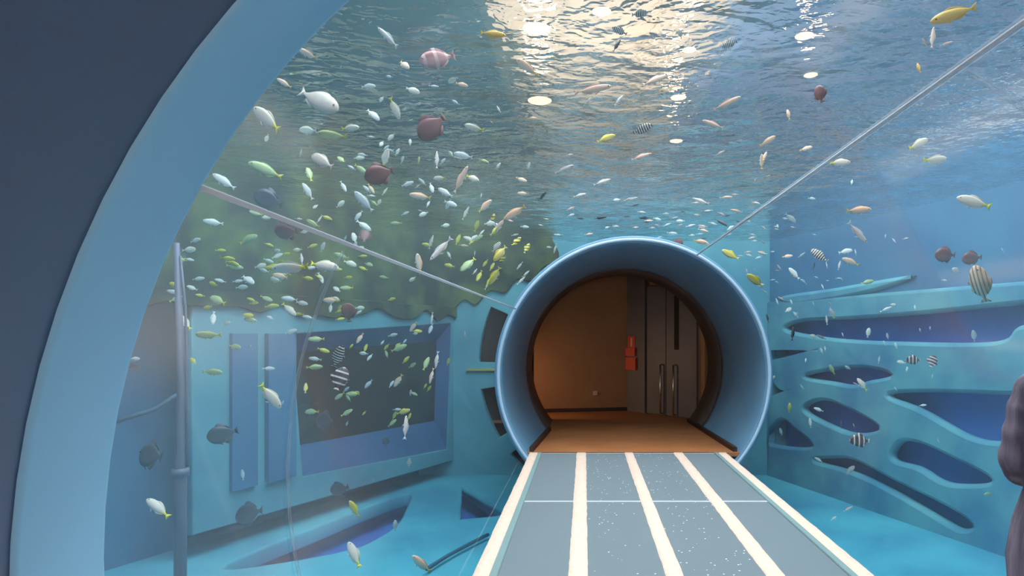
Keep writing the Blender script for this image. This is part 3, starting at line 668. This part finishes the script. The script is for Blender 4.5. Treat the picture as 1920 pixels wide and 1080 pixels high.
# the rest of the school, past the three hundred largest: one object
rs = random.Random(5); names = []
bm = bmesh.new(); mats = []
def school(n, cx_, cy_, sx_, sy_, l0, l1, kinds, angs):
    for _ in range(n):
        px, py = rs.gauss(cx_, sx_), rs.gauss(cy_, sy_)
        if (px-1189)**2+(py-704)**2 < 275**2 or px < 260 or px > 1910 or py < 5 or (px-1619)**2+(py-1050)**2 > 1400**2: continue
        o = place_fish(px, py, rs.uniform(l0, l1), rs.choice(angs)+rs.uniform(-20,20), rs.choice(kinds))
        FISH.pop(); me = o.data; mw = o.matrix_world.copy()
        tmp = me.copy(); tmp.transform(mw); base = []
        for mm in me.materials:
            if mm not in mats: mats.append(mm)
            base.append(mats.index(mm))
        for p_ in tmp.polygons: p_.material_index = base[p_.material_index]
        bm.from_mesh(tmp); bpy.data.meshes.remove(tmp); bpy.data.objects.remove(o)
school(70, 520, 520, 130, 60, 14, 26, ['green','pale','green','oval'], [0,180,160,-10])
school(45, 760, 340, 90, 90, 10, 20, ['pale','slim','oval'], [0,60,230,150])
school(60, 1200, 425, 140, 28, 9, 18, ['slim','spink','dslim','pale'], [0,180,10])
school(35, 1440, 500, 70, 60, 8, 15, ['pale','slim','spink'], [0,120,160])
school(30, 1650, 620, 140, 110, 7, 13, ['slim','pale'], [90,110,0])
school(25, 700, 710, 90, 60, 10, 18, ['pale','green'], [0,60,230])
school(30, 930, 500, 50, 40, 14, 26, ['slim','ystr','green'], [50,230,60])
me = bpy.data.meshes.new('fish_school'); bm.to_mesh(me); bm.free()
sch = link('fish_school', me, mats, None, True)
tag(sch, 'scattered tiny silver and green fish filling out the school', 'fish', kind='stuff')
# labels: look + heading + place, told apart by their order in that place
def heading(a):
    return ['right','up and right','up','up and left','left','down and left','down','down and right'][int(((a+22.5) % 360)//45)]
def region(x, y):
    if 555 < x < 842 and 645 < y < 835: return 'in front of the dark window'
    if y >= 835 and x < 900: return 'over the tank floor at lower left'
    if x < 555 and y >= 600: return 'left of the dark window'
    if 555 <= x < 900 and 560 < y <= 645: return 'just above the dark window'
    if x < 780 and y > 343+(x-370)*.374: return 'below the long left seam'
    if x < 700 and y > 210: return 'above the long left seam'
    if x < 700: return 'in the top left beside the blue collar'
    if x < 960 and y < 200: return 'in the upper left water'
    if x < 960 and y < 360: return 'left of the bright surface patch'
    if x < 960: return 'up and left of the far portal'
    if 960 <= x < 1330 and y < 200: return 'under the bright beige surface'
    if 960 <= x < 1330 and y < 350: return 'halfway down the rippled surface'
    if 960 <= x < 1310 and y < 470: return 'above the far portal'
    seam = y < 472-(x-1310)*.774
    if seam and x < 1600: return 'above the long right seam'
    if seam: return 'in the top right corner above the seam'
    if y < 350: return 'below the right seam at upper right'
    if x < 1500 and y < 560: return 'up and right of the far portal'
    if x < 1500: return 'beside the right edge of the portal'
    if x >= 1690 and y < 640: return 'near the right edge of the view'
    if y < 560: return 'in the blue water on the right'
    if y < 760: return 'before the blue bands of the right wall'
    return 'before the lower right wall'
groups = {}
for i, f in enumerate(FISH):
    base = (KIND[f[4]][1], heading(f[3]), region(f[0], f[1])); groups.setdefault(base, []).append(i)
ordn = ['first','second','third','fourth','fifth','sixth','seventh','eighth','ninth','tenth','eleventh','twelfth']
for (words, hd, rg), ids in groups.items():
    ids.sort(key=lambda i: FISH[i][0])
    for q, i in enumerate(ids):
        px, py, ln, ang, k, o = FISH[i]
        size = '' if words.startswith(('big','large')) else ('tiny ' if ln < 17 else 'small ' if ln < 27 else '' if ln < 45 else 'large ')
        lab = size+words+' heading '+hd+' '+rg; nw = len(lab.split())
        if len(ids) == 2: lab += ', '+('left' if q == 0 else 'right')+' one'
        elif len(ids) > 2:
            lab += ', '+('leftmost' if q == 0 else 'rightmost' if q == len(ids)-1 else ordn[q]+' from left')
        if len(lab.split()) > 16: lab = lab.replace(' heading ', ' facing ').replace('black-barred white','barred').replace('dark butterflyfish with white bands','white-banded butterflyfish').replace('pale fish with a yellow tail','yellow-tailed pale fish').replace('yellow fish with dark stripes','dark-striped yellow fish').replace('in the ','in ').replace('the ','')
        tag(o, lab, 'fish', 'fish swimming in the tank')

# ------------------------------------------------------------------ person at the right edge
PX, PY = 1.675, 2.04
per = empty('person', (PX, PY, 0)); per.rotation_euler[2] = math.radians(-35); tag(per, 'person in loose mauve-grey clothing, cut off at the right edge of the view', 'person')
def skin_obj(name, chains, mat, parent, root=0, sub=2):
    """chains: list of lists of (x,y,z,r); points with identical coordinates are shared"""
    idx = {}; vs = []; es = []; rad = []
    for ch in chains:
        prev = None
        for x, y, z, r in ch:
            key = (round(x,4),round(y,4),round(z,4))
            if key not in idx: idx[key] = len(vs); vs.append((x,y,z)); rad.append(r)
            if prev is not None and prev != idx[key]: es.append((prev, idx[key]))
            prev = idx[key]
    me = bpy.data.meshes.new(name); me.from_pydata(vs, es, [])
    o = bpy.data.objects.new(name, me); C.objects.link(o)
    md = o.modifiers.new('skin', 'SKIN'); md.use_smooth_shade = True
    for i, r in enumerate(rad): me.skin_vertices[0].data[i].radius = (r, r)
    me.skin_vertices[0].data[root].use_root = True
    s = o.modifiers.new('sub', 'SUBSURF'); s.levels = sub; s.render_levels = sub
    dg = bpy.context.evaluated_depsgraph_get(); m2 = bpy.data.meshes.new_from_object(o.evaluated_get(dg))
    bpy.data.objects.remove(o)
    return link(name, m2, mat, parent, True)
pel = (0,0,.86,.13)
body = [[pel,(0,.0,1.0,.115),(0,.0,1.16,.13),(0,-.01,1.28,.12),(0,-.0,1.36,.07),(0,.015,1.42,.052),(0,.03,1.47,.07),(0,.035,1.53,.088),(0,.03,1.59,.078),(0,.03,1.625,.05)],
        [(0,.035,1.53,.088),(0,.115,1.525,.02),(0,.135,1.505,.012)]]
for s in (-1,1):
    sh = (s*.175,-.01,1.31,.052); el = (s*.225,.0,1.045,.04); wr = (s*.10,.27,1.12,.026)
    body.append([(0,-.01,1.28,.12),(s*.09,-.01,1.325,.07),sh,(s*.205,-.01,1.18,.044),el,(s*.17,.14,1.08,.036),wr,(s*.075,.315,1.15,.030),(s*.055,.35,1.17,.028)])
    body.append([pel,(s*.085,0,.80,.095),(s*.09,.01,.62,.075),(s*.09,.02,.46,.056),(s*.09,-.0,.28,.05),(s*.09,-.02,.09,.035),(s*.092,.04,.05,.034),(s*.095,.13,.035,.028)])
b_ = skin_obj('body', body, M['skin'], per)
def fing(s):
    out = []
    for q in range(4):
        bx, bz = s*(.062-.004*q), 1.185-.018*q
        ln_ = (.030,.034,.032,.025)[q]
        out.append([(s*.055,.35,1.17,.012) if q == 0 else (s*.055,.35,1.17,.012),(bx,.372,bz,.0085),(bx-s*.006,.372+ln_,bz+.002,.008),(bx-s*.024,.380+ln_,bz+.002,.0075),(bx-s*.040,.368+ln_,bz,.0065)])
    out.append([(s*.055,.35,1.17,.012),(s*.045,.345,1.195,.010),(s*.028,.355,1.215,.0085),(s*.014,.365,1.222,.007)])
    return out
for s in (-1,1): skin_obj('hand', fing(s), M['skin'], b_, sub=1)
# long flared coat
bm = bmesh.new(); rings = []; seg = 72; rr = random.Random(3)
prof = [(.44,.262,.225),(.60,.262,.215),(.74,.272,.205),(.86,.255,.190),(.98,.222,.165),(1.08,.205,.150),(1.18,.205,.150),(1.27,.200,.145),(1.33,.150,.115),(1.37,.085,.080),(1.40,.066,.066)]
fo = [rr.uniform(0,6.28) for _ in range(4)]
for z, a, b in prof:
    t_ = max(0, (1.15-z)/.7)
    rings.append([bm.verts.new(((a+(.012*math.sin(9*t+fo[0]+z*2)+.008*math.sin(17*t+fo[1]))*t_)*math.cos(t), -.005+(b+(.012*math.sin(9*t+fo[0])+.008*math.sin(15*t+fo[2]))*t_)*math.sin(t), z)) for t in [2*PI*k/seg for k in range(seg)]])
for a, b in zip(rings, rings[1:]):
    for k in range(seg): bm.faces.new((a[k],a[(k+1)%seg],b[(k+1)%seg],b[k]))
ct = from_bm('coat', bm, M['coat'], per, True)
so_ = ct.modifiers.new('thick', 'SOLIDIFY'); so_.thickness = .008
for s in (-1,1):
    bm = bmesh.new(); pts = []; rd = []
    key = [(s*.13,-.01,1.335,.070),(s*.178,-.012,1.29,.078),(s*.205,-.012,1.22,.074),(s*.224,-.010,1.13,.068),(s*.236,.012,1.045,.066),(s*.214,.075,1.020,.062),(s*.165,.155,1.065,.054),(s*.115,.235,1.105,.048)]
    kk = [key[0]]+key+[key[-1]]
    for p0_, p1_, p2_, p3_ in zip(kk, kk[1:], kk[2:], kk[3:]):
        for q in range(8):
            t = q/8; w_ = [.5*((2*p1_[j])+(-p0_[j]+p2_[j])*t+(2*p0_[j]-5*p1_[j]+4*p2_[j]-p3_[j])*t*t+(-p0_[j]+3*p1_[j]-3*p2_[j]+p3_[j])*t**3) for j in range(4)]
            pts.append(tuple(w_[:3])); rd.append(w_[3]*.97+.003*math.sin(len(pts)*.9+s)+rr.uniform(-.0008,.0008))
    pts.append(key[-1][:3]); rd.append(key[-1][3])
    add_tube(bm, pts, rd, 22); from_bm('sleeve', bm, M['coat'], ct, True)
# trousers legs and shoes
for s in (-1,1):
    bm = bmesh.new(); add_tube(bm, [(s*.09,.005,.62),(s*.09,.02,.46),(s*.09,0,.28),(s*.09,-.02,.10)], [.09,.075,.068,.062], 20); from_bm('trouser_leg', bm, M['trousers'], per, True)
    bm = bmesh.new(); add_tube(bm, [(s*.092,-.065,.045),(s*.092,-.05,.05),(s*.092,-.01,.055),(s*.094,.06,.048),(s*.097,.14,.036),(s*.098,.185,.026),(s*.098,.195,.022)], [.02,.042,.05,.048,.043,.03,.01], 16)
    for v in bm.verts: v.co.z = max(v.co.z, .012)
    from_bm('shoe', bm, M['shoe'], per, True)
# hair and face
bm = bmesh.new(); bmesh.ops.create_uvsphere(bm, u_segments=28, v_segments=20, radius=1)
for v in bm.verts:
    c = v.co; x, y, z = c.x*.098, c.y*.112, c.z*.12
    if y > .03: y = .03+(y-.03)*.35
    if z < -.02: z = z*1.9; x *= 1.0; y = y*(.8 if y > 0 else 1)-.01
    v.co = Vector((x, y-.002+.02, z+1.56))
for v in bm.verts: v.co.x += .004*math.sin(v.co.z*50+v.co.x*120)
hr = from_bm('hair', bm, M['hair'], per, True)
for s in (-1,1):
    bm = bmesh.new(); r = bmesh.ops.create_uvsphere(bm, u_segments=12, v_segments=8, radius=.011); bmesh.ops.translate(bm, verts=r['verts'], vec=(s*.03,.108,1.545)); e_ = from_bm('eye', bm, M['white'], b_, True)
    bm = bmesh.new(); r = bmesh.ops.create_uvsphere(bm, u_segments=10, v_segments=6, radius=.006); bmesh.ops.translate(bm, verts=r['verts'], vec=(s*.03,.115,1.545)); from_bm('pupil', bm, M['hair'], b_, True)
    bm = bmesh.new(); r = bmesh.ops.create_uvsphere(bm, u_segments=10, v_segments=8, radius=1); bmesh.ops.scale(bm, verts=r['verts'], vec=(.008,.018,.03)); bmesh.ops.translate(bm, verts=r['verts'], vec=(s*.09,.02,1.53)); from_bm('ear', bm, M['skin'], b_, True)
tube('mouth', [(-.022,.113,1.476),(0,.122,1.474),(.022,.113,1.476)], .005, M['label'], b_)

# ------------------------------------------------------------------ light
w = bpy.data.worlds.new('world'); bpy.context.scene.world = w; w.use_nodes = True
bg = w.node_tree.nodes['Background']; bg.inputs[0].default_value = (.62,.74,.86,1); bg.inputs[1].default_value = .8
def area(name, loc, rot, sx, sy, power, col=(1,1,1), spread=None):
    l = bpy.data.lights.new(name, 'AREA'); l.shape = 'RECTANGLE'; l.size = sx; l.size_y = sy; l.energy = power; l.color = col
    if spread: l.spread = spread
    o = bpy.data.objects.new(name, l); C.objects.link(o); o.location = loc; o.rotation_euler = rot; return o
area('overhead_fill_near', (0,3.0,7.4), (0,0,0), 6, 4, 700, (.95,.98,1))  # unseen soft fill added high over the tank
area('overhead_fill_far', (1.0,7.0,7.6), (0,0,0), 8, 3.0, 700, (.93,.97,1))  # second unseen fill added overhead, towards the far end
area('ceiling_fill', (.6,15,3.6), (PI,0,0), 6, 6, 480, (1,.9,.8))  # hidden upward fill added to brighten the beige hall ceiling
area('room_lamp', (-1.9,11.45,1.0), (0,math.radians(-72),math.radians(6)), .5, .3, 9, (1,.62,.32), math.radians(120))
area('entry_fill', (.6,-2.8,2.2), (math.radians(65),0,0), 1.6, .6, 50, (1,.84,.72))  # unseen warm fill added behind the camera for fish and coat
sc_ = bpy.context.scene
sc_.view_settings.view_transform = 'Standard'; sc_.view_settings.look = 'None'; sc_.view_settings.gamma = 1; sc_.view_settings.exposure = 0
sc_.view_settings.use_curve_mapping = False
cy = sc_.cycles
cy.transparent_max_bounces = 24; cy.max_bounces = 10; cy.diffuse_bounces = 3; cy.glossy_bounces = 3; cy.transmission_bounces = 6; cy.volume_bounces = 1
cy.sample_clamp_indirect = 4; cy.caustics_refractive = True; cy.caustics_reflective = False; cy.use_denoising = True
